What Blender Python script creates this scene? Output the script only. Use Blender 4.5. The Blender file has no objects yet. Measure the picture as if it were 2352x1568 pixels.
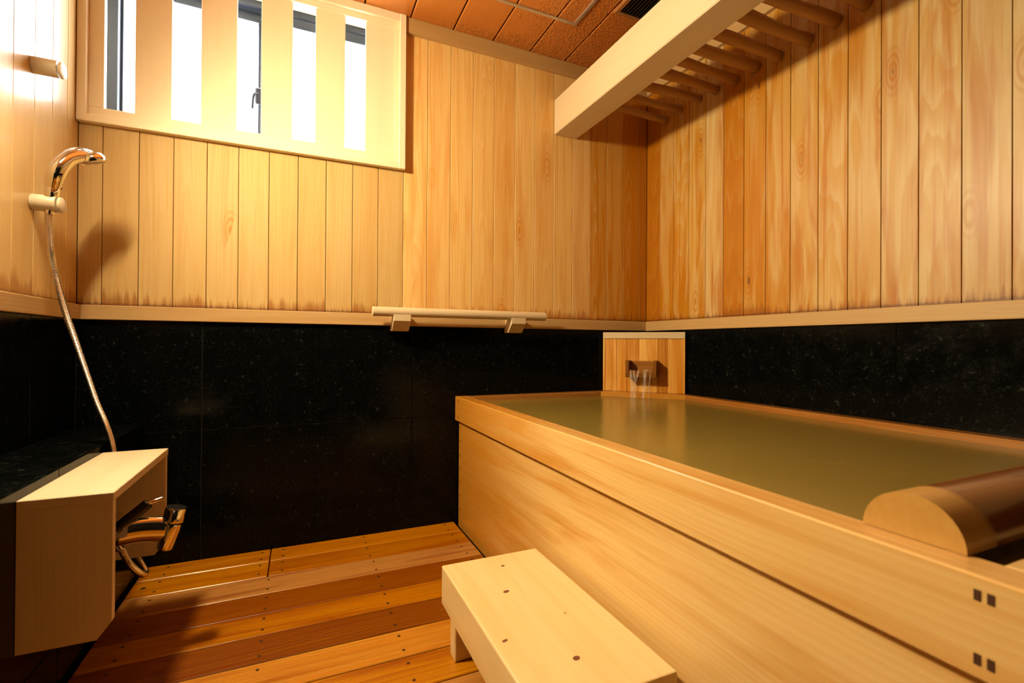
import bpy, bmesh, math, random
from mathutils import Vector, Matrix
random.seed(7)
S = bpy.context.scene
C = S.collection

# ------------------------------------------------------------------ camera
FPX = 1101.83
CAM = Vector((-1.8343, -2.2179, 0.8525))
_y, _p, _r = math.radians(23.966), math.radians(0.284), math.radians(0.368)
_F = Vector((math.sin(_y)*math.cos(_p), math.cos(_y)*math.cos(_p), math.sin(_p)))
_R0 = Vector((math.cos(_y), -math.sin(_y), 0)); _U0 = _R0.cross(_F)
_R = _R0*math.cos(_r) + _U0*math.sin(_r); _U = -_R0*math.sin(_r) + _U0*math.cos(_r)
cd = bpy.data.cameras.new('camera'); cam = bpy.data.objects.new('camera', cd); C.objects.link(cam)
M = Matrix.Identity(4)
for i in range(3):
    M[i][0], M[i][1], M[i][2], M[i][3] = _R[i], _U[i], -_F[i], CAM[i]
cam.matrix_world = M
cd.sensor_width = 36.0; cd.lens = FPX/2352*36.0; cd.clip_start = 0.02
cd.dof.use_dof = True; cd.dof.focus_distance = 2.2; cd.dof.aperture_fstop = 4.0
S.camera = cam

# ------------------------------------------------------------------ world, exposure, lamp strength
SKY = 24.0
LAMP = 720.0
LAMP_COL = (1.0, 0.785, 0.44)
w = bpy.data.worlds.new('overcast_sky'); S.world = w; w.use_nodes = True
bg = w.node_tree.nodes['Background']; bg.inputs[0].default_value = (0.93, 0.97, 1.0, 1); bg.inputs[1].default_value = SKY
S.view_settings.view_transform = 'Standard'; S.view_settings.look = 'None'
S.view_settings.exposure = 0.0; S.view_settings.gamma = 1.0; S.view_settings.use_curve_mapping = False
# sky light guide in the window opening (portal: adds no light, only steers sampling of the sky)
pl = bpy.data.lights.new('window_portal', 'AREA'); pl.shape = 'RECTANGLE'; pl.size = 1.1; pl.size_y = 0.64
pl.cycles.is_portal = True
po = bpy.data.objects.new('window_portal', pl); C.objects.link(po)
po.location = (-1.98, 0.20, 2.0); po.rotation_euler = (math.radians(-90), 0, 0)

# ------------------------------------------------------------------ room numbers (metres)
XL = -2.568; YF = -2.62; ZC = 2.347
ZTB, ZTT = 0.931, 0.984      # dado rail
ZCR = 2.277                  # crown bottom
XB = -1.146                  # bath front
# ------------------------------------------------------------------ node helpers
class NT:
    def __init__(s, name):
        s.m = bpy.data.materials.new(name); s.m.use_nodes = True
        s.t = s.m.node_tree; s.n = s.t.nodes; s.n.clear()
        s.out = s.n.new('ShaderNodeOutputMaterial')
    def new(s, kind, **kw):
        nd = s.n.new('ShaderNode'+kind)
        for k, v in kw.items():
            setattr(nd, k, v)
        return nd
    def lk(s, a, b): s.t.links.new(a, b)
    def put(s, sock, v):
        if isinstance(v, bpy.types.NodeSocket): s.lk(v, sock)
        elif isinstance(v, (tuple, list)) and len(v) == 3 and sock.type == 'RGBA': sock.default_value = (*v, 1)
        else: sock.default_value = v
    def math(s, op, a, b=0.0, clamp=False):
        nd = s.new('Math', operation=op, use_clamp=clamp); s.put(nd.inputs[0], a); s.put(nd.inputs[1], b); return nd.outputs[0]
    def mix(s, f, a, b, mode='MIX'):
        nd = s.new('Mix', data_type='RGBA', blend_type=mode); s.put(nd.inputs[0], f); s.put(nd.inputs[6], a); s.put(nd.inputs[7], b); return nd.outputs[2]
    def noise(s, vec, scale, detail=2.0, rough=0.5, dist=0.0):
        nd = s.new('TexNoise'); s.put(nd.inputs['Vector'], vec); nd.inputs['Scale'].default_value = scale
        nd.inputs['Detail'].default_value = detail; nd.inputs['Roughness'].default_value = rough; nd.inputs['Distortion'].default_value = dist
        return nd.outputs[0]
    def ramp(s, f, lo, hi):
        nd = s.new('MapRange', interpolation_type='SMOOTHSTEP'); s.put(nd.inputs[0], f)
        nd.inputs[1].default_value = lo; nd.inputs[2].default_value = hi; return nd.outputs[0]
    def xyz(s, vec):
        nd = s.new('SeparateXYZ'); s.lk(vec, nd.inputs[0]); return nd.outputs
    def comb(s, x, y, z):
        nd = s.new('CombineXYZ'); s.put(nd.inputs[0], x); s.put(nd.inputs[1], y); s.put(nd.inputs[2], z); return nd.outputs[0]
    def bump(s, h, strength, dist=0.002):
        nd = s.new('Bump'); nd.inputs['Strength'].default_value = strength; nd.inputs['Distance'].default_value = dist
        s.lk(h, nd.inputs['Height']); return nd.outputs[0]
    def bsdf(s, **kw):
        nd = s.new('BsdfPrincipled')
        for k, v in kw.items():
            s.put(nd.inputs[k.replace('_', ' ')], v)
        s.lk(nd.outputs[0], s.out.inputs[0]); return nd

def plain(name, col, rough=0.4, metal=0.0, **kw):
    t = NT(name); t.bsdf(Base_Color=col, Roughness=rough, Metallic=metal, **kw); return t.m

def wood(name, light, mid, dark, axis='Z', rough=0.35, knots=0.0, figure=0.5, blotch=0.4, vary=0.25,
         stain=False, ribs=0.0, coat=0.0, fine=0.5, redy=False, stain_z=ZTT, sheen_rough=0.25, cath=0.0, alb=0.76, sat=1.05):
    """Wood whose grain runs along `axis` of each object; Object Info colour (r) adds heartwood redness, (g) darkens, (b) greys."""
    t = NT(name)
    tc = t.new('TexCoord').outputs['Object']
    oi = t.new('ObjectInfo'); rnd = oi.outputs['Random']; oc = t.xyz(oi.outputs['Color'])
    x, y, z = t.xyz(tc)
    al, a, b = {'X': (x, y, z), 'Y': (y, z, x), 'Z': (z, x, y)}[axis]
    o1 = t.math('MULTIPLY', rnd, 71.3); o2 = t.math('MULTIPLY', rnd, 37.7)
    A = t.math('ADD', a, o1); B = t.math('ADD', b, o2); L = t.math('ADD', al, o1)
    # slow wander of the grain
    wv = t.comb(t.math('MULTIPLY', A, 3.0), t.math('MULTIPLY', B, 3.0), t.math('MULTIPLY', L, 0.9))
    wander = t.math('MULTIPLY', t.math('SUBTRACT', t.noise(wv, 1.2, 2.0), 0.5), 0.05)
    A2 = t.math('ADD', A, wander)
    fibre = t.noise(t.comb(t.math('MULTIPLY', A2, 160), t.math('MULTIPLY', B, 160), t.math('MULTIPLY', L, 2.2)), 1.0, 3.0, 0.6)
    # flat-sawn figure: rings cut at a small angle
    ringv = t.math('ADD', t.math('MULTIPLY', A2, 150.0), t.math('MULTIPLY', t.noise(t.comb(t.math('MULTIPLY', A, 7), t.math('MULTIPLY', B, 7), t.math('MULTIPLY', L, 0.55)), 1.0, 1.0), 14.0))
    if cath:
        sw = t.ramp(t.math('FRACT', t.math('MULTIPLY', rnd, 29.3)), 1.0-cath-0.01, 1.0-cath)
        u = t.math('ADD', t.math('MULTIPLY', a, 18.0), t.math('SUBTRACT', t.math('MULTIPLY', rnd, 1.2), 0.6))
        cv = t.math('ADD', t.math('MULTIPLY', t.math('MULTIPLY', u, u), 11.0), t.math('MULTIPLY', L, 9.0))
        cv = t.math('ADD', cv, t.math('MULTIPLY', t.noise(t.comb(t.math('MULTIPLY', A, 12), t.math('MULTIPLY', B, 12), t.math('MULTIPLY', L, 2.2)), 1.0, 2.0), 9.0))
        ringv = t.math('ADD', t.math('MULTIPLY', ringv, t.math('SUBTRACT', 1.0, sw)), t.math('MULTIPLY', cv, sw))
    ring = t.math('FRACT', t.math('MULTIPLY', ringv, 0.5))
    ring = t.math('MULTIPLY', t.ramp(ring, 0.0, 0.75), t.math('SUBTRACT', 1.0, t.ramp(ring, 0.86, 1.0)))
    blot = t.noise(t.comb(t.math('MULTIPLY', A2, 16), t.math('MULTIPLY', B, 16), t.math('MULTIPLY', L, 1.5)), 1.0, 3.0, 0.6, 0.4)
    col = t.mix(t.math('MULTIPLY', ring, figure), light, mid)
    col = t.mix(t.math('MULTIPLY', t.ramp(fibre, 0.45, 0.75), fine), col, mid)
    col = t.mix(t.math('MULTIPLY', t.ramp(blot, 0.44, 0.70), blotch), col, dark)
    streak = t.noise(t.comb(t.math('MULTIPLY', A2, 45), t.math('MULTIPLY', B, 45), t.math('MULTIPLY', L, 0.9)), 1.0, 2.0, 0.5)
    col = t.mix(t.math('MULTIPLY', t.ramp(streak, 0.52, 0.72), blotch*0.8), col, dark)
    # per-piece tone
    r2 = t.math('FRACT', t.math('MULTIPLY', rnd, 13.7))
    col = t.mix(t.math('MULTIPLY', t.math('POWER', r2, 1.6), vary), col, mid)
    col = t.mix(t.math('MULTIPLY', oc[0], t.math('ADD', 0.75, t.math('MULTIPLY', ring, 0.25))), col, dark)
    if knots:
        vv = t.comb(t.math('MULTIPLY', A, 9.0), t.math('MULTIPLY', B, 9.0), t.math('MULTIPLY', L, 3.2))
        vo = t.new('TexVoronoi'); t.lk(vv, vo.inputs['Vector']); vo.inputs['Scale'].default_value = 1.0
        gate = t.ramp(t.xyz(vo.outputs['Color'])[0], 1.0-knots, 1.0-knots+0.02)
        halo = t.math('SUBTRACT', 1.0, t.ramp(vo.outputs['Distance'], 0.06, 0.42))
        core = t.math('SUBTRACT', 1.0, t.ramp(vo.outputs['Distance'], 0.03, 0.085))
        kr = t.math('SINE', t.math('MULTIPLY', vo.outputs['Distance'], 75.0))
        halo = t.math('MULTIPLY', halo, t.math('ADD', 0.6, t.math('MULTIPLY', kr, 0.4)))
        col = t.mix(t.math('MULTIPLY', t.math('MULTIPLY', halo, gate), 0.75), col, dark)
        col = t.mix(t.math('MULTIPLY', t.math('MULTIPLY', core, gate), 0.85), col, (dark[0]*0.35, dark[1]*0.3, dark[2]*0.3))
    if stain:   # water marks where the boards meet the dado rail
        px, py, pz = t.xyz(t.new('NewGeometry').outputs['Position'])
        nn = t.noise(t.comb(t.math('MULTIPLY', t.math('ADD', px, py), 60), t.math('MULTIPLY', rnd, 40), t.math('MULTIPLY', pz, 3)), 1.0, 3.0, 0.7)
        hi = t.math('ADD', t.math('MULTIPLY', t.math('POWER', nn, 2.0), 0.13), t.math('MULTIPLY', t.math('POWER', r2, 2.0), 0.03))
        m = t.math('SUBTRACT', 1.0, t.ramp(t.math('SUBTRACT', t.math('SUBTRACT', pz, stain_z), hi), -0.045, 0.0))
        col = t.mix(t.math('MULTIPLY', m, 0.7), col, (dark[0]*0.6, dark[1]*0.5, dark[2]*0.5))
        base = t.math('SUBTRACT', 1.0, t.ramp(t.math('SUBTRACT', t.math('SUBTRACT', pz, stain_z), t.math('MULTIPLY', nn, 0.02)), -0.006, 0.004))
        col = t.mix(t.math('MULTIPLY', base, 0.6), col, (0.10, 0.03, 0.01))
    if redy:    # soaked, darker wood towards the spout end of the tub
        gx, gy, gz = t.xyz(t.new('NewGeometry').outputs['Position'])
        rm = t.ramp(t.math('ADD', gy, t.math('MULTIPLY', t.math('SUBTRACT', blot, 0.5), 0.9)), -1.3, -0.25)
        col = t.mix(t.math('MULTIPLY', rm, 0.9), col, dark)
    hs = t.new('HueSaturation'); t.lk(col, hs.inputs['Color'])
    t.lk(t.math('MULTIPLY', t.math('SUBTRACT', 1.0, oc[1]), alb), hs.inputs['Value']); t.lk(t.math('MULTIPLY', t.math('SUBTRACT', 1.0, oc[2]), sat), hs.inputs['Saturation'])
    h = t.math('ADD', t.math('MULTIPLY', fibre, 0.4), t.math('MULTIPLY', ring, 0.25))
    if ribs:
        rb = t.math('SINE', t.math('MULTIPLY', a, 2*math.pi/0.0055))
        h = t.math('ADD', h, t.math('MULTIPLY', rb, ribs))
    nrm = t.bump(h, 0.25, 0.0012)
    rg = t.math('ADD', rough, t.math('MULTIPLY', t.math('SUBTRACT', fibre, 0.5), 0.2))
    t.bsdf(Base_Color=hs.outputs[0], Roughness=rg, Normal=nrm, Coat_Weight=coat, Coat_Roughness=sheen_rough)
    return t.m

# ------------------------------------------------------------------ materials
PALE = ((0.84, 0.72, 0.52), (0.80, 0.64, 0.42), (0.68, 0.45, 0.22))
BOARD = ((0.83, 0.63, 0.33), (0.75, 0.46, 0.14), (0.57, 0.20, 0.014))
M_board = wood('cedar_board', *BOARD, 'Z', 0.45, knots=0.32, figure=0.7, blotch=0.8, vary=0.3, stain=True, coat=0.04, cath=0.45, alb=0.84, sat=1.12)
M_boardL = wood('cedar_board_lacquered', *BOARD, 'Z', 0.62, knots=0.05, figure=0.22, blotch=0.15, vary=0.25, stain=True, cath=0.3, alb=0.66, sat=1.1)
M_boardM = wood('cedar_board_light', *BOARD, 'Z', 0.5, knots=0.3, figure=0.5, blotch=0.42, vary=0.25, stain=True, coat=0.04, cath=0.4, alb=0.98, sat=1.06)
M_boardG = wood('cedar_board_glossy', *BOARD, 'Z', 0.4, figure=0.15, blotch=0.1, vary=0.2, stain=True, coat=0.6, sheen_rough=0.2)
M_pale = {a: wood('hinoki_'+a.lower(), *PALE, a, 0.42, figure=0.25, blotch=0.12, vary=0.15, fine=0.3) for a in 'XYZ'}
M_rail = {a: wood('rail_'+a.lower(), (0.76, 0.54, 0.29), (0.68, 0.43, 0.19), (0.52, 0.26, 0.08), a, 0.5, figure=0.3, blotch=0.15, vary=0.15, fine=0.3, alb=0.68, sat=1.1) for a in 'XY'}
BATH = ((0.84, 0.61, 0.29), (0.78, 0.48, 0.16), (0.60, 0.26, 0.04))
M_bath = {a: wood('bath_hinoki_'+a.lower(), *BATH, a, 0.3, figure=0.35, blotch=0.45, vary=0.2, fine=0.3, coat=0.2, redy=True, alb=0.86) for a in 'XYZ'}
M_wet = {a: wood('wet_hinoki_'+a.lower(), (0.55, 0.27, 0.09), (0.45, 0.19, 0.05), (0.33, 0.11, 0.02), a, 0.2, figure=0.5, blotch=0.5, vary=0.2, coat=0.4) for a in 'XYZ'}
M_deck = wood('deck_cedar', (0.68, 0.34, 0.07), (0.62, 0.20, 0.02), (0.30, 0.055, 0.004), 'X', 0.3, figure=0.5, blotch=0.65, vary=0.3, ribs=0.35, coat=0.1, alb=0.76, sat=1.1)
M_step = wood('step_pine', (0.86, 0.68, 0.38), (0.82, 0.60, 0.28), (0.70, 0.43, 0.14), 'Y', 0.38, alb=0.85, figure=0.25, blotch=0.3, vary=0.1, fine=0.25)
M_panelwood = wood('spout_panel_wood', (0.84, 0.58, 0.24), (0.76, 0.42, 0.10), (0.50, 0.17, 0.02), 'Z', 0.4, figure=0.4, blotch=0.7, vary=0.4, coat=0.1, alb=1.0, sat=1.1)
M_pole = wood('pole_cedar', (0.62, 0.38, 0.17), (0.54, 0.28, 0.10), (0.36, 0.14, 0.04), 'X', 0.45, knots=0.12, figure=0.3, blotch=0.4, vary=0.3)
M_backing = plain('dark_backing', (0.06, 0.022, 0.006), 0.8)
M_dark = plain('gutter_dark', (0.006, 0.006, 0.006), 0.5)
M_chrome = plain('chrome', (0.78, 0.76, 0.74), 0.07, 1.0)
M_hose = plain('steel_hose', (0.70, 0.66, 0.62), 0.22, 1.0)
M_blackp = plain('black_plastic', (0.012, 0.012, 0.012), 0.18)
M_beige = plain('beige_plastic', (0.58, 0.50, 0.37), 0.35)
M_alu = plain('bronze_aluminium', (0.018, 0.022, 0.035), 0.35, 0.3)
M_silver = plain('silver_aluminium', (0.62, 0.60, 0.56), 0.35, 0.85)
M_nail = plain('rusted_nail', (0.05, 0.02, 0.008), 0.6, 0.3)
M_peg = plain('dark_peg', (0.06, 0.02, 0.006), 0.6)
M_knot = plain('knot_dark', (0.16, 0.045, 0.012), 0.6)

def granite():
    t = NT('black_granite')
    g = t.new('NewGeometry').outputs['Position']
    oi = t.new('ObjectInfo').outputs['Random']
    of = t.comb(t.math('MULTIPLY', oi, 5), 0, 0)
    v = t.new('VectorMath', operation='ADD'); t.lk(g, v.inputs[0]); t.lk(of, v.inputs[1]); v = v.outputs[0]
    n1 = t.ramp(t.noise(v, 130, 3, 0.7), 0.48, 0.72)
    n2 = t.ramp(t.noise(v, 18, 3, 0.65), 0.32, 0.68)
    n3 = t.ramp(t.noise(v, 55, 2, 0.6), 0.62, 0.70)
    col = t.mix(t.math('MULTIPLY', n1, n2), (0.0018, 0.0023, 0.0022), (0.010, 0.0125, 0.012))
    col = t.mix(t.math('MULTIPLY', n3, n2), col, (0.022, 0.027, 0.025))
    t.bsdf(Base_Color=col, Roughness=t.math('ADD', 0.10, t.math('MULTIPLY', n2, 0.12)), Specular_IOR_Level=0.14)
    return t.m
M_granite = granite()
M_grout = plain('grout', (0.035, 0.036, 0.034), 0.7)

def ceiling_mat():
    t = NT('ceiling_panel')
    tc = t.new('TexCoord').outputs['Object']; x, y, z = t.xyz(tc)
    rnd = t.new('ObjectInfo').outputs['Random']
    g = t.noise(t.comb(t.math('ADD', t.math('MULTIPLY', x, 70), t.math('MULTIPLY', rnd, 50)), t.math('MULTIPLY', y, 2.0), 0), 1.0, 3, 0.6)
    col = t.mix(g, (0.54, 0.19, 0.035), (0.43, 0.14, 0.022))
    gp = t.new('NewGeometry').outputs['Position']; px, py, pz = t.xyz(gp)
    # condensation: small beads, thick towards the wet corner over the bath
    vo = t.new('TexVoronoi'); t.lk(gp, vo.inputs['Vector']); vo.inputs['Scale'].default_value = 105
    bead = t.math('SUBTRACT', 1.0, t.ramp(vo.outputs['Distance'], 0.15, 0.55))
    corner = t.ramp(t.math('ADD', px, t.math('MULTIPLY', t.noise(gp, 9, 2), 0.5)), -0.72, -0.42)
    edge = t.ramp(t.math('ADD', py, t.math('MULTIPLY', t.noise(gp, 14, 2), 0.10)), -0.075, -0.01)
    edge = t.math('MULTIPLY', edge, t.ramp(px, -1.4, -0.9))
    wet = t.math('MAXIMUM', corner, edge)
    nrm = t.bump(t.math('MULTIPLY', bead, wet), 0.9, 0.004)
    t.bsdf(Base_Color=col, Roughness=0.3, Normal=nrm, Coat_Weight=0.3, Coat_Roughness=0.15)
    return t.m
M_ceil = ceiling_mat()

def water_mat():
    t = NT('murky_hot_spring_water')
    g = t.new('NewGeometry').outputs['Position']
    n = t.noise(g, 2.2, 2)
    col = t.mix(n, (0.25, 0.175, 0.038), (0.19, 0.155, 0.032))
    x, y, z = t.xyz(g)
    wv = t.noise(t.comb(t.math('MULTIPLY', x, 3.0), t.math('MULTIPLY', y, 5.0), 0), 1.5, 0.0, 0.5, 0.0)
    nrm = t.bump(wv, 0.08, 0.01)
    t.bsdf(Base_Color=col, Roughness=0.2, Normal=nrm, IOR=1.33, Specular_IOR_Level=0.8)
    return t.m
M_water = water_mat()
def stream_mat():
    t = NT('clear_water')
    tr = t.new('BsdfTransparent'); pb = t.new('BsdfPrincipled')
    pb.inputs['Base Color'].default_value = (0.9, 0.88, 0.84, 1); pb.inputs['Roughness'].default_value = 0.12; pb.inputs['IOR'].default_value = 1.33
    x, y, z = t.xyz(t.new('TexCoord').outputs['Object'])
    n = t.noise(t.comb(t.math('MULTIPLY', x, 240), t.math('MULTIPLY', y, 240), t.math('MULTIPLY', z, 14)), 1.0, 2)
    mx = t.new('MixShader'); t.lk(t.math('ADD', 0.04, t.math('MULTIPLY', t.ramp(n, 0.4, 0.8), 0.28)), mx.inputs[0])
    t.lk(tr.outputs[0], mx.inputs[1]); t.lk(pb.outputs[0], mx.inputs[2]); t.lk(mx.outputs[0], t.out.inputs[0]); return t.m
M_stream = stream_mat()
def glass_mat():
    t = NT('window_glass')
    tr = t.new('BsdfTransparent'); gl = t.new('BsdfGlossy'); gl.inputs['Roughness'].default_value = 0.05
    tr.inputs[0].default_value = (0.95, 0.97, 0.97, 1)
    mx = t.new('MixShader'); mx.inputs[0].default_value = 0.06
    t.lk(tr.outputs[0], mx.inputs[1]); t.lk(gl.outputs[0], mx.inputs[2]); t.lk(mx.outputs[0], t.out.inputs[0]); return t.m
M_glass = glass_mat()
t = NT('lamp_globe_glow'); em = t.new('Emission'); em.inputs[0].default_value = (*LAMP_COL, 1); em.inputs[1].default_value = LAMP
t.lk(em.outputs[0], t.out.inputs[0]); M_globe = t.m

# ------------------------------------------------------------------ mesh helpers
def mesh_of(bm, name, smooth=False):
    bmesh.ops.recalc_face_normals(bm, faces=bm.faces)
    me = bpy.data.meshes.new(name); bm.to_mesh(me); bm.free()
    if smooth:
        for p in me.polygons: p.use_smooth = True
        try: me.set_sharp_from_angle(angle=math.radians(38))
        except Exception: pass
    return me
_cache = {}
def box_mesh(sx, sy, sz, bev=0.0015):
    k = (round(sx, 4), round(sy, 4), round(sz, 4), bev)
    if k not in _cache:
        bm = bmesh.new(); bmesh.ops.create_cube(bm, size=1.0)
        for v in bm.verts: v.co = Vector((v.co.x*sx, v.co.y*sy, v.co.z*sz))
        if bev: bmesh.ops.bevel(bm, geom=list(bm.edges), offset=min(bev, 0.45*min(sx, sy, sz)), segments=1, profile=0.5, affect='EDGES')
        _cache[k] = mesh_of(bm, 'box')
    return _cache[k]
_matmesh = {}
def obj(name, me, mat=None, parent=None, loc=(0, 0, 0), rot=None, col=None):
    if mat is not None:
        if len(me.materials) == 0: me.materials.append(mat)
        elif me.materials[0] != mat:
            k = (me.name, mat.name)
            if k not in _matmesh:
                m2 = me.copy(); m2.materials.clear(); m2.materials.append(mat); _matmesh[k] = m2
            me = _matmesh[k]
    o = bpy.data.objects.new(name, me); C.objects.link(o)
    o.color = (*(col or (0, 0, 0)), 1)
    if parent is not None:
        o.parent = parent
    o.location = loc
    if rot: o.rotation_euler = rot
    return o
def wp(parent, p):          # world point -> parent space (parents here are unrotated)
    q = Vector(p)
    while parent is not None:
        q = q - parent.location; parent = parent.parent
    return q
def bx(name, mat, x0, x1, y0, y1, z0, z1, parent=None, bev=0.0015, col=None, **kw):
    c = ((x0+x1)/2, (y0+y1)/2, (z0+z1)/2)
    return obj(name, box_mesh(abs(x1-x0), abs(y1-y0), abs(z1-z0), bev), mat, parent, wp(parent, c), col=col)
def tag(o, label=None, cat=None, group=None, kind=None):
    if label: o['label'] = label
    if cat: o['category'] = cat
    if group: o['group'] = group
    if kind: o['kind'] = kind
    return o
def empty(name, loc, label, cat, group=None):
    o = bpy.data.objects.new(name, None); C.objects.link(o); o.location = loc; o.empty_display_size = 0.05
    return tag(o, label, cat, group)
def prism(pts, axis, a0, a1, bev=0.0):
    """Extrude a polygon. pts are 2-D in the other two axes (order: for X -> (y,z); Y -> (x,z); Z -> (x,y))."""
    bm = bmesh.new()
    def mk(p, a):
        return {'X': (a, p[0], p[1]), 'Y': (p[0], a, p[1]), 'Z': (p[0], p[1], a)}[axis]
    lo = [bm.verts.new(mk(p, a0)) for p in pts]; hi = [bm.verts.new(mk(p, a1)) for p in pts]
    bm.faces.new(lo); bm.faces.new(hi); n = len(pts)
    for i in range(n): bm.faces.new((lo[i], lo[(i+1) % n], hi[(i+1) % n], hi[i]))
    if bev: bmesh.ops.bevel(bm, geom=list(bm.edges), offset=bev, segments=2, profile=0.5, affect='EDGES')
    return bm
def tube(pts, rad, seg=12, cap=True, bm=None):
    """Swept tube; rad a number or a list; (ru, rv) pairs give an oval."""
    bm = bm or bmesh.new(); pts = [Vector(p) for p in pts]; n = len(pts)
    if not isinstance(rad, (list, tuple)): rad = [rad]*n
    up = None; rings = []
    for i, p in enumerate(pts):
        d = (pts[min(i+1, n-1)] - pts[max(i-1, 0)]).normalized()
        if up is None:
            up = Vector((0, 0, 1)) if abs(d.z) < 0.9 else Vector((0, 1, 0))
        u = (up - d*up.dot(d)).normalized(); v = d.cross(u); up = u
        r = rad[i]; ru, rv = (r, r) if not isinstance(r, (tuple, list)) else r
        rings.append([bm.verts.new(p + u*(ru*math.cos(2*math.pi*k/seg)) + v*(rv*math.sin(2*math.pi*k/seg))) for k in range(seg)])
    for a, b in zip(rings, rings[1:]):
        for k in range(seg): bm.faces.new((a[k], a[(k+1) % seg], b[(k+1) % seg], b[k]))
    if cap: bm.faces.new(rings[0]); bm.faces.new(rings[-1])
    return bm
def spline(pts, n=8):
    P = [Vector(p) for p in pts]; P = [P[0]*2-P[1]] + P + [P[-1]*2-P[-2]]; out = []
    for i in range(1, len(P)-2):
        for k in range(n):
            u = k/n; a, b, c, d = P[i-1], P[i], P[i+1], P[i+2]
            out.append(0.5*((2*b) + (c-a)*u + (2*a-5*b+4*c-d)*u*u + (3*b-a-3*c+d)*u**3))
    out.append(P[-2]); return out
def lathe(profile, origin, axis, seg=28):
    """Profile [(t, r)] along axis from origin."""
    ax = Vector(axis).normalized(); u = ax.orthogonal().normalized(); v = ax.cross(u); o = Vector(origin); bm = bmesh.new(); rings = []
    for tt, r in profile:
        r = max(r, 1e-5)
        rings.append([bm.verts.new(o + ax*tt + (u*math.cos(2*math.pi*k/seg) + v*math.sin(2*math.pi*k/seg))*r) for k in range(seg)])
    for a, b in zip(rings, rings[1:]):
        for k in range(seg): bm.faces.new((a[k], a[(k+1) % seg], b[(k+1) % seg], b[k]))
    bm.faces.new(rings[0]); bm.faces.new(rings[-1]); return bm
def put(name, bm, mat, parent=None, smooth=False, col=None):
    """A mesh given in world coordinates; its origin goes to its own middle."""
    xs = [v.co.copy() for v in bm.verts]
    mid = sum(xs, Vector())/len(xs)
    for v in bm.verts: v.co -= mid
    return obj(name, mesh_of(bm, name, smooth), mat, parent, wp(parent, mid), col=col)

# ------------------------------------------------------------------ the room shell
def struct(o): o['kind'] = 'structure'; return o
# window opening in the back wall
WX0, WX1, WZ0, WZ1 = -2.535, -1.425, 1.675, 2.315
def wall_with_hole():
    bm = bmesh.new(); y0, y1 = 0.014, 0.16
    for (a, b, c, d) in ((XL-0.15, WX0, -0.25, ZC+0.1), (WX1, 0.15, -0.25, ZC+0.1), (WX0, WX1, -0.25, WZ0), (WX0, WX1, WZ1, ZC+0.1)):
        r = bmesh.ops.create_cube(bm, size=1.0)
        for v in r['verts']: v.co = Vector(((a+b)/2+v.co.x*(b-a), (y0+y1)/2+v.co.y*(y1-y0), (c+d)/2+v.co.z*(d-c)))
    return bm
wall_back = struct(put('wall_back', wall_with_hole(), M_backing))
wall_right = struct(bx('wall_right', M_backing, 0.014, 0.15, YF-0.15, 0.014, -0.25, ZC+0.1, bev=0))
wall_left = struct(bx('wall_left', M_backing, XL-0.15, XL-0.014, YF-0.15, 0.014, -0.25, ZC+0.1, bev=0))
wall_front = struct(bx('wall_front', M_backing, XL-0.014, 0.014, YF-0.15, YF-0.014, -0.25, ZC+0.1, bev=0))
ceiling = struct(bx('ceiling', M_backing, XL-0.014, 0.014, YF-0.014, 0.014, ZC+0.016, ZC+0.1, bev=0))
floor = struct(bx('floor', M_dark, XL-0.014, 0.014, YF-0.014, 0.014, -0.25, -0.10, bev=0))

# boards of the upper walls
G = 0.0010
RED = {}
seamsB = [XL, -2.497, -2.388, -2.28, -2.17, -2.061, -1.951, -1.842, -1.731, -1.622, -1.512, -1.4, -1.289, -1.177, -1.064, -0.952, -0.838, -0.725, -0.613, -0.498, -0.388, -0.277, -0.165, -0.055, 0.0]
toneB = {12: (.08, .0, 0), 13: (0, 0, 0), 14: (.05, 0, 0), 15: (.15, 0, 0), 16: (0, 0, 0), 17: (.12, 0, 0), 18: (0, 0, 0), 19: (.12, 0, .05), 20: (.5, 0, 0), 21: (.45, 0, 0), 22: (.8, .02, 0), 23: (.9, .05, 0)}
for i, (a, b) in enumerate(zip(seamsB, seamsB[1:])):
    top = 1.648 if b < -1.395 else ZCR+0.004
    o = bx('board', M_boardL if i < 11 else (M_boardM if i < 20 else M_board), a+G, b-G, 0.0, 0.013, ZTT-0.004, top, wall_back, 0.0011, toneB.get(i, (random.uniform(0, .08), 0, 0)))
seamsR = [0, -0.105, -0.216, -0.326, -0.439, -0.548, -0.662, -0.773, -0.887, -1.002, -1.112, -1.222, -1.332, -1.443, -1.556]
while seamsR[-1] > YF+0.13: seamsR.append(round(seamsR[-1]-0.1115, 4))
seamsR.append(YF)
toneR = {0: (1.0, .05, 0), 1: (.35, 0, 0), 2: (.25, 0, 0), 3: (.05, 0, 0), 4: (.0, 0, .1), 5: (.85, .02, 0), 6: (.5, 0, 0), 7: (.3, 0, 0), 8: (.1, 0, 0), 9: (.12, 0, 0), 10: (.1, .04, 0), 11: (.08, .05, .05), 12: (.06, .06, .06), 13: (.08, .1, .1)}  # last boards darkened and greyed: a vignette put into their colour
for i, (a, b) in enumerate(zip(seamsR, seamsR[1:])):
    bx('board', M_board, 0.0, 0.013, b+G, a-G, ZTT-0.004, ZCR+0.004, wall_right, 0.0011, (lambda c: (c[0], c[1]+0.15, c[2]))(toneR.get(i, (.05, .08, .08))))  # whole wall darkened in colour to even out lamp light with the back wall
seamsL = [0.0, -0.09, -0.198, -0.312, -0.431]
while seamsL[-1] > YF+0.13: seamsL.append(round(seamsL[-1]-0.112, 4))
seamsL.append(YF)
for i, (a, b) in enumerate(zip(seamsL, seamsL[1:])):
    bx('board', M_boardG, XL-0.013, XL, b+G, a-G, ZTT-0.004, ZCR+0.004, wall_left, 0.0011, (random.uniform(0, .1), 0, 0))
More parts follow.
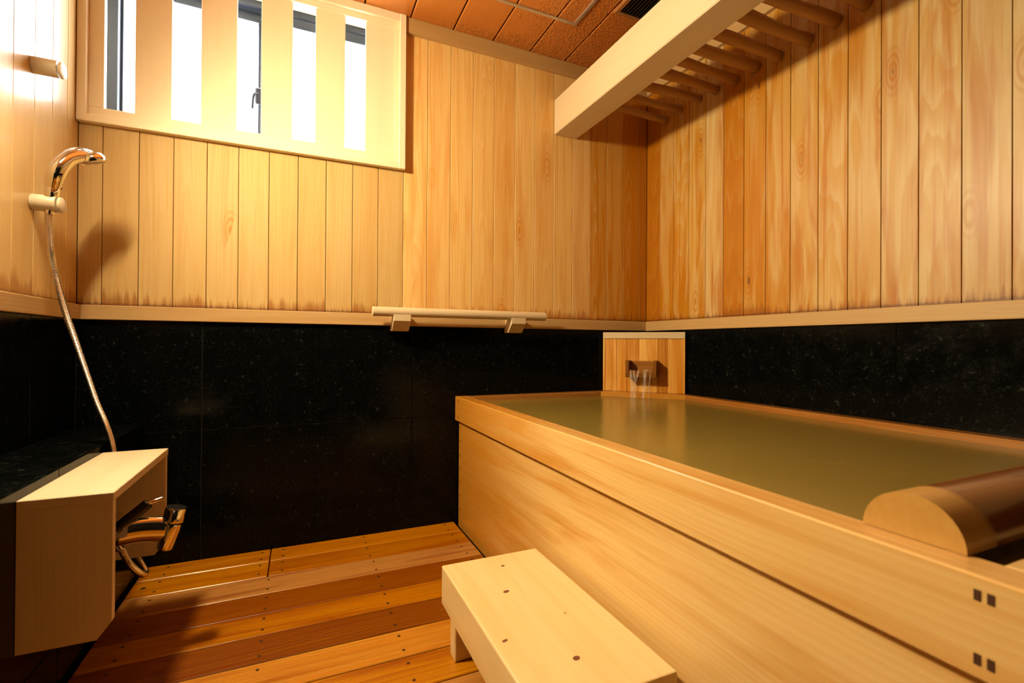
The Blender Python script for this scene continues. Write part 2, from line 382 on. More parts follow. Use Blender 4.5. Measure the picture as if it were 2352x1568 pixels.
# black granite tiles of the lower walls
def tiles(parent, cuts, axis, plane, sign, rows=((-0.10, 0.088), (0.0905, 0.507), (0.5095, 0.93))):
    for a, b in zip(cuts, cuts[1:]):
        a, b = min(a, b), max(a, b)
        for z0, z1 in rows:
            if axis == 'x': bx('tile', M_granite, a+0.0011, b-0.0011, plane, plane+0.011*sign, z0, z1, parent, 0.0012)
            else: bx('tile', M_granite, plane, plane+0.011*sign, a+0.0011, b-0.0011, z0, z1, parent, 0.0012)
cutsx = [XL, -2.181, -1.767, -1.352, -0.937, -0.522, -0.107, 0.0]
tiles(wall_back, cutsx, 'x', 0.0, 1, rows=((-0.10, 0.507), (0.5095, 0.93)))
cutsy = [0.0, -0.010, -0.428, -0.849, -1.270, -1.691, -2.112, -2.533, YF]
tiles(wall_right, cutsy, 'y', 0.0, 1)
cutsl = [0.0, -0.321, -0.738, -1.155, -1.572, -1.989, -2.406, YF]
tiles(wall_left, cutsl, 'y', XL, -1, rows=((0.5095, 0.93),))
tiles(wall_front, cutsx, 'x', YF, -1, rows=((-0.10, 0.088), (0.0905, 0.507), (0.5095, 0.926), (0.9285, 1.345), (1.3475, 1.764), (1.7665, 2.276)))  # unseen wall, tiled black to full height to cut bounced light
# grout behind the tiles
for par, args in ((wall_back, (XL, 0, 0.004, 0.0135)), (wall_front, (XL, 0, YF-0.0135, YF-0.004))):
    bx('grout', M_grout, args[0], args[1], args[2], args[3], -0.1, 0.931 if par is wall_back else ZC, par, 0)
bx('grout', M_grout, 0.004, 0.0135, YF, 0, -0.1, 0.931, wall_right, 0)
bx('grout', M_grout, XL-0.0135, XL-0.004, YF, 0, -0.1, 0.931, wall_left, 0)
# the tiled ledge along the left wall
XE = -2.366; ZE = 0.541
ledge = bx('ledge', M_grout, XL, XE-0.004, YF, 0, -0.1, ZE-0.004, wall_left, 0)
cl = [0.0, -0.30, -0.70, -1.12, -1.54, -1.96, -2.38, YF]
for a, b in zip(cl, cl[1:]):
    bx('tile', M_granite, XL+0.001, XE-0.012, b+0.001, a-0.001, ZE-0.011, ZE, ledge, 0.0012)
    bx('tile', M_granite, XE-0.011, XE, b+0.001, a-0.001, ZE-0.42, ZE, ledge, 0.0012)
    bx('tile', M_granite, XE-0.011, XE, b+0.001, a-0.001, -0.1, ZE-0.4225, ledge, 0.0012)

# dado rail and crown
struct(bx('trim_1', M_rail['X'], XL+0.015, -0.015, -0.015, 0.002, ZTB, ZTT, bev=0.002))
struct(bx('trim_2', M_rail['Y'], -0.015, 0.002, YF, 0.0, ZTB, ZTT, bev=0.002))
struct(bx('trim_3', M_rail['Y'], XL-0.002, XL+0.015, YF, 0.0, ZTB, ZTT, bev=0.002, col=(.25, .05, 0)))
struct(bx('trim_4', M_rail['X'], -1.397, -0.02, -0.020, 0.002, ZCR, ZC, bev=0.002, col=(.3, 0, 0)))
struct(bx('trim_5', M_rail['Y'], -0.020, 0.002, YF, 0.0, ZCR, ZC, bev=0.002))
struct(bx('trim_6', M_rail['Y'], XL-0.002, XL+0.020, YF, -0.035, ZCR, ZC, bev=0.002))
struct(bx('trim_7', M_rail['X'], XL+0.02, -0.02, YF-0.002, YF+0.020, ZCR, ZC, bev=0.002))

# ceiling panels
xs = [-0.561+0.2035*k for k in range(-10, 3)]
xs = [XL] + [x for x in xs if XL+0.02 < x < -0.02] + [0.0]
for a, b in zip(xs, xs[1:]):
    bx('panel', M_ceil, a+0.0025, b-0.0025, YF, 0.0, ZC, ZC+0.014, ceiling, 0.004)

def up(px, py, zpl):
    d = _R*((px-1176)/FPX) + _U*((784-py)/FPX) + _F; q = CAM + d*((zpl-CAM.z)/d.z); return q
# deck planks with nails
py = [0.0, -0.123, -0.257, -0.388, -0.522, -0.645, -0.776]
while py[-1] > YF+0.15: py.append(round(py[-1]-0.130, 4))
py.append(YF)
tone = {(0, 0): (0, 0, .02), (0, 1): (.05, 0, 0), (1, 0): (.03, .03, .02), (1, 1): (.35, .03, 0), 2: (.08, .12, .12), 3: (.75, .25, 0), 4: (.35, .04, 0), 5: (.85, .32, 0), 6: (.0, 0, .05), 7: (.15, 0, 0), 8: (.02, .08, .10), 9: (.3, .1, 0), 10: (.5, .15, 0)}
bmn = bmesh.new(); bmesh.ops.create_cone(bmn, cap_ends=True, segments=10, radius1=0.0048, radius2=0.0044, depth=0.003)
nail_me = mesh_of(bmn, 'nail')
XD0, XD1 = -2.356, -1.150
for i, (a, b) in enumerate(zip(py, py[1:])):
    secs = [(XD0, -1.9335, 0), (-1.9295, XD1, 1)] if i < 2 else [(XD0, XD1, None)]
    for x0, x1, k in secs:
        col = tone.get((i, k) if k is not None else i, (random.uniform(0, .5), random.uniform(0, .2), 0))
        pk = bx('plank', M_deck, x0, x1, b+0.0022, a-0.0022, -0.03, 0.0, floor, 0.002, col)
        nx = ([-2.278, -1.962] if k == 0 else [-1.885, -1.567, -1.202]) if k is not None else [-2.277, -1.926, -1.561, -1.202]
        for xx in nx:
            for yy in (a-0.03, b+0.03):
                obj('nail', nail_me, M_nail, pk, Vector((xx, yy, -0.0007)) - Vector(((x0+x1)/2, (a+b)/2, -0.015)))
kq = up(329, 1351, 0.0); bm = bmesh.new(); bmesh.ops.create_cone(bm, cap_ends=True, segments=12, radius1=0.008, radius2=0.008, depth=0.002)
for v in bm.verts: v.co += kq + Vector((0, 0, -0.0004))
put('knot', bm, M_nail, floor)
bx('joist', M_dark, XD0+0.05, XD0+0.11, YF, 0, -0.1, -0.031, floor, 0)
bx('joist', M_dark, -1.96, -1.89, YF, 0, -0.1, -0.031, floor, 0)
bx('joist', M_dark, -1.25, -1.17, YF, 0, -0.1, -0.031, floor, 0)

# ------------------------------------------------------------------ window
win = empty('window_1', (-1.98, 0.0, 1.645), None, None); win['kind'] = 'structure'
M_win = {a: wood('window_hinoki_'+a.lower(), (0.86, 0.75, 0.56), (0.83, 0.69, 0.47), (0.72, 0.5, 0.27), a, 0.5, figure=0.15, blotch=0.08, vary=0.1, fine=0.25, alb=0.98, sat=0.95) for a in 'XZ'}
FX0, FX1 = -2.566, -1.397
bx('casing', M_win['X'], FX0, FX1, -0.028, 0.015, 1.643, 1.671, win, 0.002)
bx('casing', M_win['X'], FX0, FX1, -0.028, 0.015, 2.309, ZC, win, 0.002)
bx('casing', M_win['Z'], FX0, -2.538, -0.030, 0.015, 1.643, ZC, win, 0.002)
bx('casing', M_win['Z'], -1.425, FX1, -0.030, 0.015, 1.643, ZC, win, 0.002)
bx('rail', M_win['X'], -2.538, -1.425, -0.010, 0.014, 1.671, 1.705, win, 0.0015)
bx('rail', M_win['X'], -2.538, -1.425, -0.010, 0.014, 2.284, 2.309, win, 0.0015)
bx('stile', M_win['Z'], -2.538, -2.492, -0.010, 0.014, 1.705, 2.284, win, 0.0015)
for a, b in ((-2.403, -2.288), (-2.193, -2.070), (-1.984, -1.867), (-1.778, -1.658), (-1.572, -1.446)):
    bx('slat', M_win['Z'], a, b, -0.004, 0.014, 1.700, 2.290, win, 0.0015)
bx('stile', M_win['Z'], -1.446, -1.425, -0.010, 0.014, 1.705, 2.284, win, 0.0015)
# reveal boards
bx('reveal', M_win['X'], WX0, WX1, 0.0145, 0.16, WZ0-0.0, WZ0+0.012, win, 0)
bx('reveal', M_win['X'], WX0, WX1, 0.0145, 0.16, WZ1-0.008, WZ1, win, 0)
bx('reveal', M_win['Z'], WX0, WX0+0.012, 0.0145, 0.16, WZ0+0.012, WZ1-0.008, win, 0)
bx('reveal', M_win['Z'], WX1-0.012, WX1, 0.0145, 0.16, WZ0+0.012, WZ1-0.008, win, 0)
# aluminium sashes
def sash(x0, x1, y0, y1, rw=0.038, hw=0.05):
    s_ = bx('sash_rail', M_alu, x0, x1, y0, y1, WZ1-0.082, WZ1-0.041, win, 0.002)
    bx('sash_rail', M_alu, x0, x1, y0, y1, WZ0+0.03, WZ0+0.058, win, 0.002)
    bx('sash_stile', M_alu, x0, x0+rw, y0, y1, WZ0+0.058, WZ1-0.082, win, 0.002)
    bx('sash_stile', M_alu, x1-rw, x1, y0, y1, WZ0+0.058, WZ1-0.082, win, 0.002)
    bx('pane', M_glass, x0+rw, x1-rw, (y0+y1)/2-0.002, (y0+y1)/2+0.002, WZ0+0.058, WZ1-0.082, win, 0)
sash(-2.51, -1.965, 0.118, 0.142)
sash(-1.995, -1.44, 0.090, 0.114)
bx('track', M_alu, WX0+0.012, WX1-0.012, 0.085, 0.150, WZ1-0.038, WZ1-0.008, win, 0.002)
bx('track', M_alu, WX0+0.012, WX1-0.012, 0.085, 0.150, WZ0+0.012, WZ0+0.030, win, 0.002)
bx('jamb', M_alu, WX0+0.012, WX0+0.055, 0.085, 0.150, WZ0+0.03, WZ1-0.038, win, 0.002)
bx('jamb', M_alu, WX1-0.030, WX1-0.012, 0.085, 0.150, WZ0+0.03, WZ1-0.038, win, 0.002)
la = bx('latch', M_alu, -2.012, -1.975, 0.066, 0.090, 1.86, 1.93, win, 0.006)
put('latch_lever', tube(spline([(-2.0, 0.07, 1.905), (-2.015, 0.062, 1.89), (-2.02, 0.06, 1.83)]), 0.005, 8), M_alu, win, True)

# ------------------------------------------------------------------ ceiling rack: beam and cedar poles
rack = empty('ceiling_rack', (-0.31, -1.3, 1.955), 'pale squared beam with a row of cedar poles reaching to the right wall', 'rack')
bx('beam', M_pale['Y'], -0.615, -0.478, YF, -0.002, 1.955, 2.137, rack, 0.004)
yy = [-0.161, -0.266, -0.393, -0.504, -0.620, -0.728, -0.839, -0.960, -1.066, -1.172]
while yy[-1] > YF+0.2: yy.append(round(yy[-1]-0.112, 3))
zz = [2.084, 2.095, 2.086, 2.084, 2.078, 2.075, 2.065, 2.063, 2.066, 2.066]
for i, y in enumerate(yy):
    z = zz[i] if i < len(zz) else 2.068
    r0 = random.uniform(0.0215, 0.026) if i > 1 else 0.019
    pts = []; rad = []
    for k in range(13):
        u = k/12; pts.append((-0.482+u*0.478, y+0.004*math.sin(3*u+i), z+0.004*math.sin(4*u+2*i)))
        rad.append(r0*(1+0.06*math.sin(7*u+i*1.7)+random.uniform(-.03, .03)))
    put('pole', tube(pts, rad, 14), M_pole, rack, True, (random.uniform(0, .25), 0, 0))

# access hatch and vent in the ceiling
hatch = empty('access_hatch', (-0.89, -0.515, ZC-0.004), 'square access hatch with a silver aluminium frame in the wooden ceiling', 'hatch')
hx0, hx1, hy0, hy1 = -1.118, -0.662, -0.745, -0.288
for a in ((hx0, hx1, hy1-0.016, hy1), (hx0, hx1, hy0, hy0+0.016), (hx0, hx0+0.016, hy0+0.016, hy1-0.016), (hx1-0.016, hx1, hy0+0.016, hy1-0.016)):
    bx('frame', M_silver, *a, ZC-0.006, ZC+0.0, hatch, 0.001)
vent = empty('ceiling_vent', (-0.41, -0.6, ZC-0.012), 'dark louvred ventilation grille in the ceiling behind the pale beam', 'vent')
vx0, vx1, vy0, vy1 = -0.556, -0.27, -0.755, -0.44
M_ventf = plain('vent_frame', (0.30, 0.13, 0.04), 0.4)
bx('frame', M_ventf, vx0, vx0+0.02, vy0, vy1, ZC-0.012, ZC, vent, 0.002)
bx('frame', M_ventf, vx1-0.02, vx1, vy0, vy1, ZC-0.012, ZC, vent, 0.002)
bx('frame', M_ventf, vx0+0.02, vx1-0.02, vy1-0.02, vy1, ZC-0.012, ZC, vent, 0.002)
bx('frame', M_ventf, vx0+0.02, vx1-0.02, vy0, vy0+0.02, ZC-0.012, ZC, vent, 0.002)
bx('backing', M_dark, vx0+0.02, vx1-0.02, vy0+0.02, vy1-0.02, ZC-0.002, ZC, vent, 0)
k = vx0+0.03
while k < vx1-0.03:
    bx('louvre', M_blackp, k, k+0.006, vy0+0.02, vy1-0.02, ZC-0.010, ZC-0.002, vent, 0); k += 0.016

# ------------------------------------------------------------------ wall lamp (just left of the frame; its shadows show in the picture)
LP = Vector((-2.420, -0.715, 1.820))
LN_ = Vector((0.86, -0.34, -0.42)).normalized()          # the head is tilted down into the room
lamp = empty('wall_lamp', (XL, LP.y, LP.z), 'tilted round wall lamp with a frosted face on the left wall', 'lamp')
put('base_plate', lathe([(0.0005, 0.05), (0.012, 0.05), (0.016, 0.042)], (XL, LP.y, LP.z+0.04), (1, 0, 0)), M_pale['Z'], lamp, True)
put('arm', tube(spline([(XL+0.012, LP.y, LP.z+0.04), (XL+0.05, LP.y, LP.z+0.045), tuple(LP-LN_*0.05)], 6), 0.011, 12), M_chrome, lamp, True)
put('housing', lathe([(-0.055, 0.03), (-0.05, 0.05), (-0.02, 0.088), (0.0, 0.097), (0.004, 0.097), (0.004, 0.093)], LP, LN_, 36), M_pale['Z'], lamp, True)
put('diffuser', lathe([(0.0005+0.034*math.sin(math.pi/2*k/8), 0.092*math.cos(math.pi/2*k/8)) for k in range(9)], LP, LN_, 36), M_globe, lamp, True)

# ------------------------------------------------------------------ bathtub
tub = empty('bathtub', (-0.573, -1.0, 0), 'large hinoki bathtub with overhanging rim filled to the brim with cloudy water', 'bathtub')
RW = 0.06; ZR = 0.6; ZRB = 0.485; YB0 = -2.0
bx('rim', M_bath['Y'], XB, XB+RW, YB0, -0.002, ZRB, ZR, tub, 0.0025, (.05, 0, 0))
bx('rim', M_wet['X'], XB+RW, -0.002, -0.060, -0.002, ZRB, ZR, tub, 0.0025)
bx('rim', M_wet['Y'], -0.060, -0.002, YB0, -0.060, ZRB, ZR, tub, 0.0025)
bx('rim', M_bath['X'], XB+RW, -0.060, YB0, YB0+0.06, ZRB, ZR, tub, 0.0025)
bx('front_panel', M_bath['Y'], XB+0.016, XB+RW-0.004, YB0+0.012, -0.014, -0.02, ZRB-0.001, tub, 0.002)
bx('side_panel', M_bath['X'], XB+RW-0.004, -0.01, -0.05, -0.014, -0.09, ZRB-0.001, tub, 0.002)
bx('side_panel', M_bath['X'], XB+RW-0.004, -0.01, YB0+0.012, YB0+0.05, -0.09, ZRB-0.001, tub, 0.002)
bx('rear_panel', M_bath['Y'], -0.05, -0.012, YB0+0.05, -0.05, -0.09, ZRB-0.001, tub, 0.002)
bx('bottom', M_bath['Y'], XB+RW-0.004, -0.05, YB0+0.05, -0.05, -0.095, -0.05, tub, 0.002)
bx('plinth', M_dark, XB+0.024, XB+RW-0.006, YB0+0.02, -0.02, -0.10, -0.02, tub, 0)
# corner piece carrying the spout board
put('corner_shelf', prism([(-0.352, -0.0605), (-0.0605, -0.372), (-0.0605, -0.0605)], 'Z', 0.50, ZR+0.0005), M_bath['X'], tub)
for z in (0.578, 0.505):
    bx('peg', M_peg, XB-0.0006, XB+0.004, -0.056, -0.050, z-0.006, z+0.006, tub, 0)
    for dy in (0.0, -0.0115):
        bx('peg', M_peg, XB-0.0006, XB+0.004, -1.9415+dy-0.0032, -1.9415+dy+0.0032, z-0.004 if z < .55 else z-0.006, z+0.0085 if z < .55 else z+0.006, tub, 0)
for k in range(7):
    z = 0.455-0.0645*k
    bx('peg', M_peg, XB+0.0153, XB+0.02, -0.040, -0.035, z-0.006, z+0.006, tub, 0)
# water
wpts = [(XB+RW, YB0+0.06), (-0.06, YB0+0.06), (-0.06, -0.372), (-0.352, -0.06), (XB+RW, -0.06)]
wo = put('bath_water', prism([(p[0], p[1]) for p in wpts], 'Z', -0.04, 0.578), M_water)
tag(wo, 'still greenish brown cloudy hot water filling the wooden bathtub', 'water', kind='stuff')

# half-log headrest across the tub
RL = 0.0585; YL = -1.8545; XH0 = -1.098
bm = bmesh.new()
arc = [(YL+RL*math.cos(math.pi*k/22), ZR+0.001+RL*1.0*math.sin(math.pi*k/22)) for k in range(23)]
hr = empty('headrest_log', (-0.58, YL, ZR), 'thick half-round log laid across the near end of the bathtub', 'headrest')
def logmat():
    t = NT('headrest_wood'); g = t.new('NewGeometry').outputs['Position']; x, y, z = t.xyz(g)
    gr = t.noise(t.comb(t.math('MULTIPLY', x, 2.5), t.math('MULTIPLY', y, 90), t.math('MULTIPLY', z, 90)), 1.0, 3, 0.6)
    col = t.mix(gr, (0.55, 0.33, 0.09), (0.45, 0.23, 0.05))
    wet = t.ramp(t.math('ADD', x, t.math('MULTIPLY', t.noise(g, 14, 2), 0.02)), -1.035, -1.012)
    col = t.mix(wet, col, t.mix(gr, (0.24, 0.085, 0.02), (0.16, 0.05, 0.011)))
    t.bsdf(Base_Color=col, Roughness=t.math('SUBTRACT', 0.4, t.math('MULTIPLY', wet, 0.2)), Coat_Weight=0.2); return t.m
put('log', prism(arc, 'X', XH0, -0.004), logmat(), hr, True)

# ------------------------------------------------------------------ spout board in the corner (diagonal)
A0 = Vector((-0.309, -0.001, 0)); B0 = Vector((-0.001, -0.326, 0))
dv = (B0-A0); LN = dv.length; ux = dv/LN; un = Vector((-ux.y, ux.x, 0))
if un.dot(Vector((-1, -1, 0))) < 0: un = -un
sb = empty('spout_board', (A0+B0)/2+Vector((0, 0, ZR+0.001)), 'wooden corner board with a small trough spout pouring hot water', 'spout')
ang = math.atan2(ux.y, ux.x); sb.rotation_euler = (0, 0, ang)
# local frame: x along the board, -y towards the bath (un), z up
def lb(name, mat, x0, x1, y0, y1, z0, z1, bev=0.0015, col=None):
    return obj(name, box_mesh(x1-x0, y1-y0, z1-z0, bev), mat, sb, ((x0+x1)/2, (y0+y1)/2, (z0+z1)/2), col=col)
sgn = -1 if (Matrix.Rotation(ang, 3, 'Z') @ Vector((0, -1, 0))).dot(un) > 0 else 1
hw = LN/2 - 0.012
H = 0.318
def ly(a, b): return (min(a*sgn, b*sgn), max(a*sgn, b*sgn))
cuts = [-hw+0.010, -hw+0.075, -hw+0.128, -0.02, 0.075, 0.125, hw-0.010]
cols = [(.2, 0, 0), (.2, 0, 0), (.45, .05, 0), (.0, 0, 0), (.8, .15, 0), (.4, 0, 0)]
for a, b, c in zip(cuts, cuts[1:], cols):
    lb('plank', M_panelwood, a+0.0004, b-0.0004, *ly(0.0, 0.012), 0.0, H-0.034, 0.001, c)
lb('top_rail', M_pale['X'], -hw, hw, *ly(-0.004, 0.018), H-0.034, H, 0.0015, (.25, 0, 0))
lb('stile', M_panelwood, -hw, -hw+0.010, *ly(-0.002, 0.015), 0, H-0.034, 0.001, (.1, 0, 0))
lb('stile', M_panelwood, hw-0.010, hw, *ly(-0.002, 0.015), 0, H-0.034, 0.001, (.3, 0, 0))
lb('back_board', M_backing, -hw+0.002, hw-0.002, *ly(-0.012, -0.004), 0, H-0.034, 0)
# trough: two cheeks, floor, back and the dark mouth
TW = 0.078; tz0, tz1 = 0.082, 0.170; cx_ = 0.0
tr = obj('trough', box_mesh(2*TW, 0.085, 0.016, 0.002), M_wet['Y'], sb, (cx_, sgn*0.0545, tz0+0.008), col=(.5, .4, 0))
def tb(x0, x1, y0, y1, z0, z1, mat, nm, col=None):
    a, b = ly(y0, y1)
    obj(nm, box_mesh(x1-x0, b-a, z1-z0, 0.0015), mat, tr, Vector(((x0+x1)/2, (a+b)/2, (z0+z1)/2)) - Vector((cx_, sgn*0.0545, tz0+0.008)), col=col)
tb(cx_-TW, cx_-TW+0.017, 0.012, 0.092, tz0+0.016, tz1, M_wet['Y'], 'cheek', (.4, .35, 0))
tb(cx_+TW-0.017, cx_+TW, 0.012, 0.092, tz0+0.016, tz1, M_wet['Y'], 'cheek', (.4, .35, 0))
tb(cx_-TW+0.017, cx_+TW-0.017, 0.012, 0.026, tz0+0.016, tz1-0.004, M_wet['X'], 'back_plate', (.1, .15, 0))
tb(cx_-TW+0.017, cx_+TW-0.017, 0.078, 0.090, tz0+0.016, tz0+0.034, M_wet['X'], 'front_lip', (.2, .25, 0))
tb(cx_-TW+0.017, cx_+TW-0.017, 0.026, 0.078, tz0+0.016, tz0+0.033, M_stream, 'water_film')
# pouring water
Rz = Matrix.Rotation(ang, 4, 'Z')
def lw(x, y, z): return (Rz @ Vector((x, y*sgn, z))) + sb.location
pw = empty('pouring_water', lw(0, 0.12, -0.02), 'thin clear strands of water falling from the wooden spout into the bath', 'water')
for x0, x1, r0, r1 in ((-0.052, -0.040, 0.005, 0.008), (-0.034, -0.031, 0.004, 0.006), (-0.010, -0.028, 0.004, 0.005), (0.024, 0.018, 0.012, 0.006), (0.048, 0.044, 0.003, 0.0025)):
    pts = []; rad = []
    for k in range(11):
        u = k/10; pts.append(lw(x0+(x1-x0)*u+0.002*math.sin(9*u+x0*90), 0.070+0.054*u**0.6, 0.1195-0.1405*max(0, u-0.12)**1.4/0.88**1.4))
        r = (r0+(r1-r0)*u)*(1+0.15*math.sin(8*u+x0*50)); rad.append((r*0.3, r))
    put('strand', tube(pts, rad, 8), M_stream, pw, True)

# ------------------------------------------------------------------ step stool
st = empty('step_stool', (-1.306, -1.19, 0), 'thick pale pine step stool with dark knots against the bathtub side', 'stool')
put('top', prism([(-1.457, -1.497), (-1.157, -1.497), (-1.157, -0.885), (-1.457, -0.885)], 'Z', 0.112, 0.22, 0.004), M_step, st)
for a, b in ((-0.985, -0.941), (-1.44, -1.396)):
    bx('leg', M_step, -1.447, -1.168, a, b, 0.0005, 0.112, st, 0.003)
def knot(px, py, rx, ry, rot):
    bm = bmesh.new(); bmesh.ops.create_circle(bm, cap_ends=True, segments=14, radius=1.0)
    for v in bm.verts:
        v.co = Matrix.Rotation(rot, 3, 'Z') @ Vector((v.co.x*rx, v.co.y*ry, 0)) + Vector((px, py, 0.2203))
    r = bmesh.ops.extrude_face_region(bm, geom=list(bm.faces))
    for v in r['geom']:
        if isinstance(v, bmesh.types.BMVert): v.co.z -= 0.002
    put('knot', bm, M_knot, st)
for px, py, rx, ry in ((1155, 1299, .0055, .0045), (1163, 1358, .009, .0055), (1160, 1471, .0075, .004), (1324, 1511, .0085, .0065), (1298, 1407, .003, .002)):
    q = up(px, py, 0.22); knot(q.x, q.y, rx, ry, 0.3)

# ------------------------------------------------------------------ handrail
hrl = empty('handrail', (-1.12, 0.0, 0.95), 'round pale wooden grab bar on two brackets above the black tiles', 'handrail')
put('bar', lathe([(0, 0.019), (0.002, 0.021), (0.841, 0.021), (0.843, 0.019)], (-1.545, -0.078, 0.990), (1, 0, 0), 24), M_pale['X'], hrl, True)
for bx0 in (-1.456, -0.892):
    prof = [(-0.0155, 0.907), (-0.050, 0.907), (-0.096, 0.950), (-0.096, 0.983), (-0.0155, 0.983)]
    put('bracket', prism(prof, 'X', bx0, bx0+0.075, 0.0012), M_pale['Z'], hrl)
    bx('mount', M_pale['Z'], bx0, bx0+0.075, -0.0155, -0.0005, 0.907, 0.9305, hrl, 0.001)

# ------------------------------------------------------------------ shower holders, hand shower, hose
def holder(y, z, label):
    h = empty('shower_holder', (XL, y, z), label, 'holder', 'shower holders on the left wall')
    put('body', lathe([(0, 0.022), (0.002, 0.0245), (0.058, 0.0245), (0.060, 0.023)], (XL, y, z), (1, 0, 0), 24), M_beige, h, True)
    put('clip', lathe([(0.064, 0.018), (0.065, 0.0235), (0.071, 0.0235), (0.073, 0.020)], (XL, y, z-0.002), (1, 0, 0), 24), M_beige, h, True)
    put('pin', lathe([(0.058, 0.009), (0.066, 0.009)], (XL, y, z), (1, 0, 0), 12), M_beige, h, True)
HY, HZ = -0.322, 1.268
holder(HY, HZ, 'beige plastic shower holder gripping the chrome hand shower')
holder(-0.325, 1.678, 'empty beige plastic shower holder high on the left wall')
HX = XL+0.040
sh = empty('hand_shower', (HX, HY, 1.2), 'chrome hand shower with a long ribbed metal hose', 'shower')
def upx(px, py, xpl):
    d = _R*((px-1176)/FPX) + _U*((784-py)/FPX) + _F; return CAM + d*((xpl-CAM.x)/d.x)
hp = [upx(121, 437, -2.520), upx(123, 420, -2.516), upx(129, 400, -2.508), upx(143, 378, -2.496), upx(165, 360, -2.480), upx(190, 354, -2.463), upx(208, 356, -2.450)]
hp = spline(hp, 6); N_ = len(hp); rad = []
for i in range(N_):
    u = i/(N_-1); rad.append(0.0165+0.0065*math.sin(min(u/0.8, 1)*math.pi) if u < 0.6 else (0.0205-0.006*((u-0.6)/0.4), 0.0215+0.012*((u-0.6)/0.4)))
put('handle', tube(hp, rad, 20), M_chrome, sh, True)
nb = Vector((HX, HY, 1.236)); nd_ = (hp[1]-nb); 
put('neck', lathe([(0, 0.0115), (0.03, 0.012), (nd_.length-0.03, 0.0125), (nd_.length-0.028, 0.0175), (nd_.length, 0.0185), (nd_.length+0.003, 0.0165)], nb, nd_), M_chrome, sh, True)
bq = upx(138, 432, -2.505)
put('button', tube([bq+Vector((-0.012, -0.004, 0.004)), bq, bq+Vector((0.004, 0.002, -0.001))], [0.0045, 0.0045, 0.003], 8), M_blackp, sh, True)
hc = upx(209, 362, -2.448); hd = Vector((0.30, 0.25, -1)).normalized()
put('head', lathe([(-0.016, 0.012), (-0.014, 0.024), (-0.006, 0.036), (0.006, 0.041), (0.014, 0.040), (0.017, 0.036), (0.0172, 0.033), (0.012, 0.031)], hc, hd, 32), M_chrome, sh, True)
put('spray_face', lathe([(0.011, 0.030), (0.0155, 0.030), (0.017, 0.025)], hc, hd, 32), plain('grey_plastic', (0.25, 0.24, 0.23), 0.3), sh, True)
hose = spline([(HX, HY, 1.240), (HX-0.0005, HY-0.004, 1.215), (-2.5225, -0.334, 1.178), (-2.512, -0.351, 1.113), (-2.490, -0.386, 1.047), (-2.459, -0.405, 0.939), (-2.436, -0.407, 0.857), (-2.408, -0.405, 0.753), (-2.385, -0.402, 0.668), (-2.363, -0.398, 0.600), (-2.347, -0.388, 0.516), (-2.335, -0.385, 0.36), (-2.30, -0.392, 0.225), (-2.25, -0.46, 0.17), (-2.232, -0.56, 0.198), (-2.245, -0.615, 0.250), (-2.262, -0.630, 0.305)], 10)
# corrugated: resample finely and alternate the radius
fine = []; acc = 0.0; step = 0.0022; last = hose[0]; fine.append(last.copy())
for q in hose[1:]:
    seg = q-last; d = seg.length
    while acc + d >= step and d > 1e-9:
        tt = (step-acc)/d; last = last + seg*tt; fine.append(last.copy()); seg = q-last; d = seg.length; acc = 0.0
    acc += d; last = q
put('hose', tube(fine, [0.0092 if i % 2 else 0.0078 for i in range(len(fine))], 10), M_hose, sh, True)

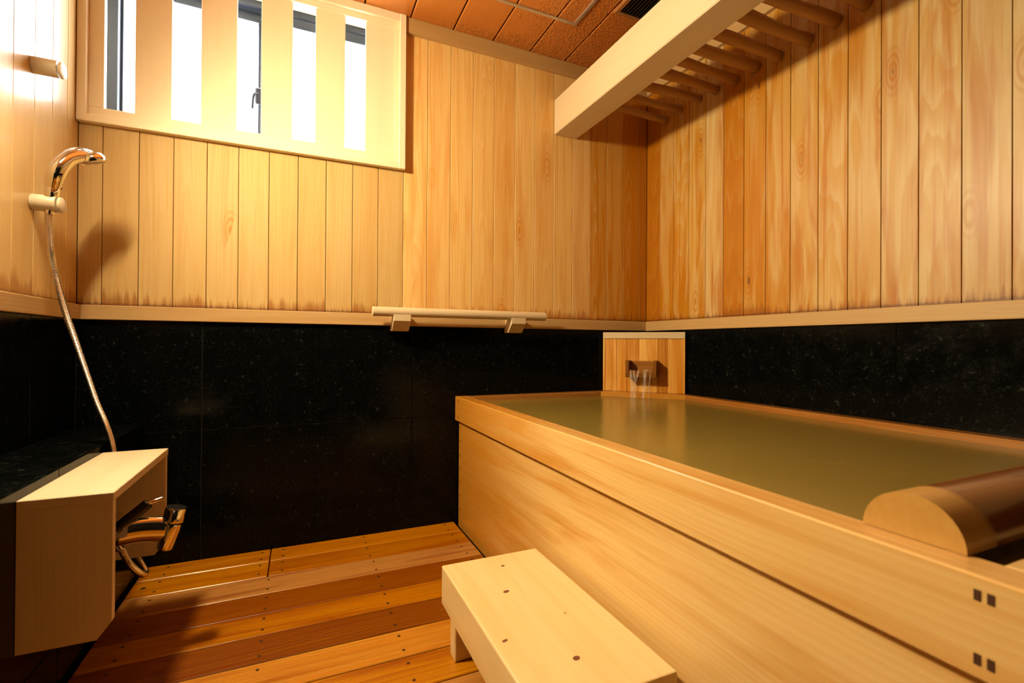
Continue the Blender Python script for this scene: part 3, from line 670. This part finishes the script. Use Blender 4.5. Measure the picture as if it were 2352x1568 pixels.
# ------------------------------------------------------------------ faucet under its wooden cover
cov = empty('faucet_cover', (-2.285, -0.65, 0.2), 'pale wooden open-fronted cover over the faucet on the ledge', 'cover')
bx('top', M_pale['Y'], -2.3655, -2.203, -0.897, -0.416, 0.501, 0.521, cov, 0.0015)
prf = [(-2.3655, 0.2015), (-2.232, 0.2015), (-2.205, 0.238), (-2.205, 0.501), (-2.3655, 0.501)]
put('side', prism(prf, 'Y', -0.895, -0.877, 0.0008), M_pale['Z'], cov)
put('side', prism(prf, 'Y', -0.436, -0.418, 0.0008), M_pale['Z'], cov)
fa = empty('faucet', (-2.366, -0.62, 0.34), 'chrome mixer faucet with a swivel spout inside the wooden cover', 'faucet')
FYc, FZ, FXc = -0.640, 0.345, -2.300
put('body', lathe([(0, 0.020), (0.004, 0.024), (0.236, 0.024), (0.24, 0.020)], (FXc, FYc-0.12, FZ), (0, 1, 0)), M_chrome, fa, True)
for yy_ in (FYc-0.08, FYc+0.08):
    put('escutcheon', lathe([(0, 0.030), (0.006, 0.030), (0.012, 0.016), (0.066, 0.014)], (XE, yy_, FZ), (1, 0, 0)), M_chrome, fa, True)
put('knob', lathe([(0, 0.022), (0.002, 0.026), (0.030, 0.026), (0.034, 0.022)], (FXc, FYc-0.158, FZ), (0, 1, 0)), M_chrome, fa, True)
# swivel spout: flat arm, round end, cap
armp = spline([(FXc, FYc+0.01, FZ), (-2.262, -0.640, 0.346), (-2.215, -0.630, 0.345), (-2.165, -0.618, 0.335)], 6)
put('spout', tube(armp, [(0.034, 0.020)]*len(armp), 16), M_chrome, fa, True)
ax = Vector((0.25, 0.05, 1)).normalized()
so = Vector((-2.168, -0.618, 0.285))
put('outlet', lathe([(-0.004, 0.017), (0.0, 0.0185), (0.062, 0.0245), (0.066, 0.0235)], so, ax), M_chrome, fa, True)
put('cap', lathe([(0.070, 0.0245), (0.072, 0.0265), (0.106, 0.0265), (0.109, 0.0245)], so, ax), M_chrome, fa, True)
put('cap_top', lathe([(0.109, 0.024), (0.1105, 0.0235)], so, ax), M_blackp, fa, True)
lo_ = Vector((-2.268, -0.645, 0.358)); ld = Vector((0.072, 0.02, 0.062)).normalized()
put('lever', lathe([(0, 0.018), (0.012, 0.0185), (0.013, 0.0155), (0.086, 0.0145), (0.089, 0.011)], lo_, ld), M_blackp, fa, True)
put('lever_tip', tube(spline([lo_+ld*0.08, lo_+ld*0.088+Vector((0.004, 0.006, 0)), lo_+ld*0.09+Vector((0.026, 0.014, 0.004))], 5), 0.0055, 10), M_chrome, fa, True)
put('hose_nut', lathe([(0, 0.010), (0.028, 0.011), (0.03, 0.009)], (-2.263, -0.631, 0.300), (-0.5, 0.05, 0.9)), M_chrome, fa, True)
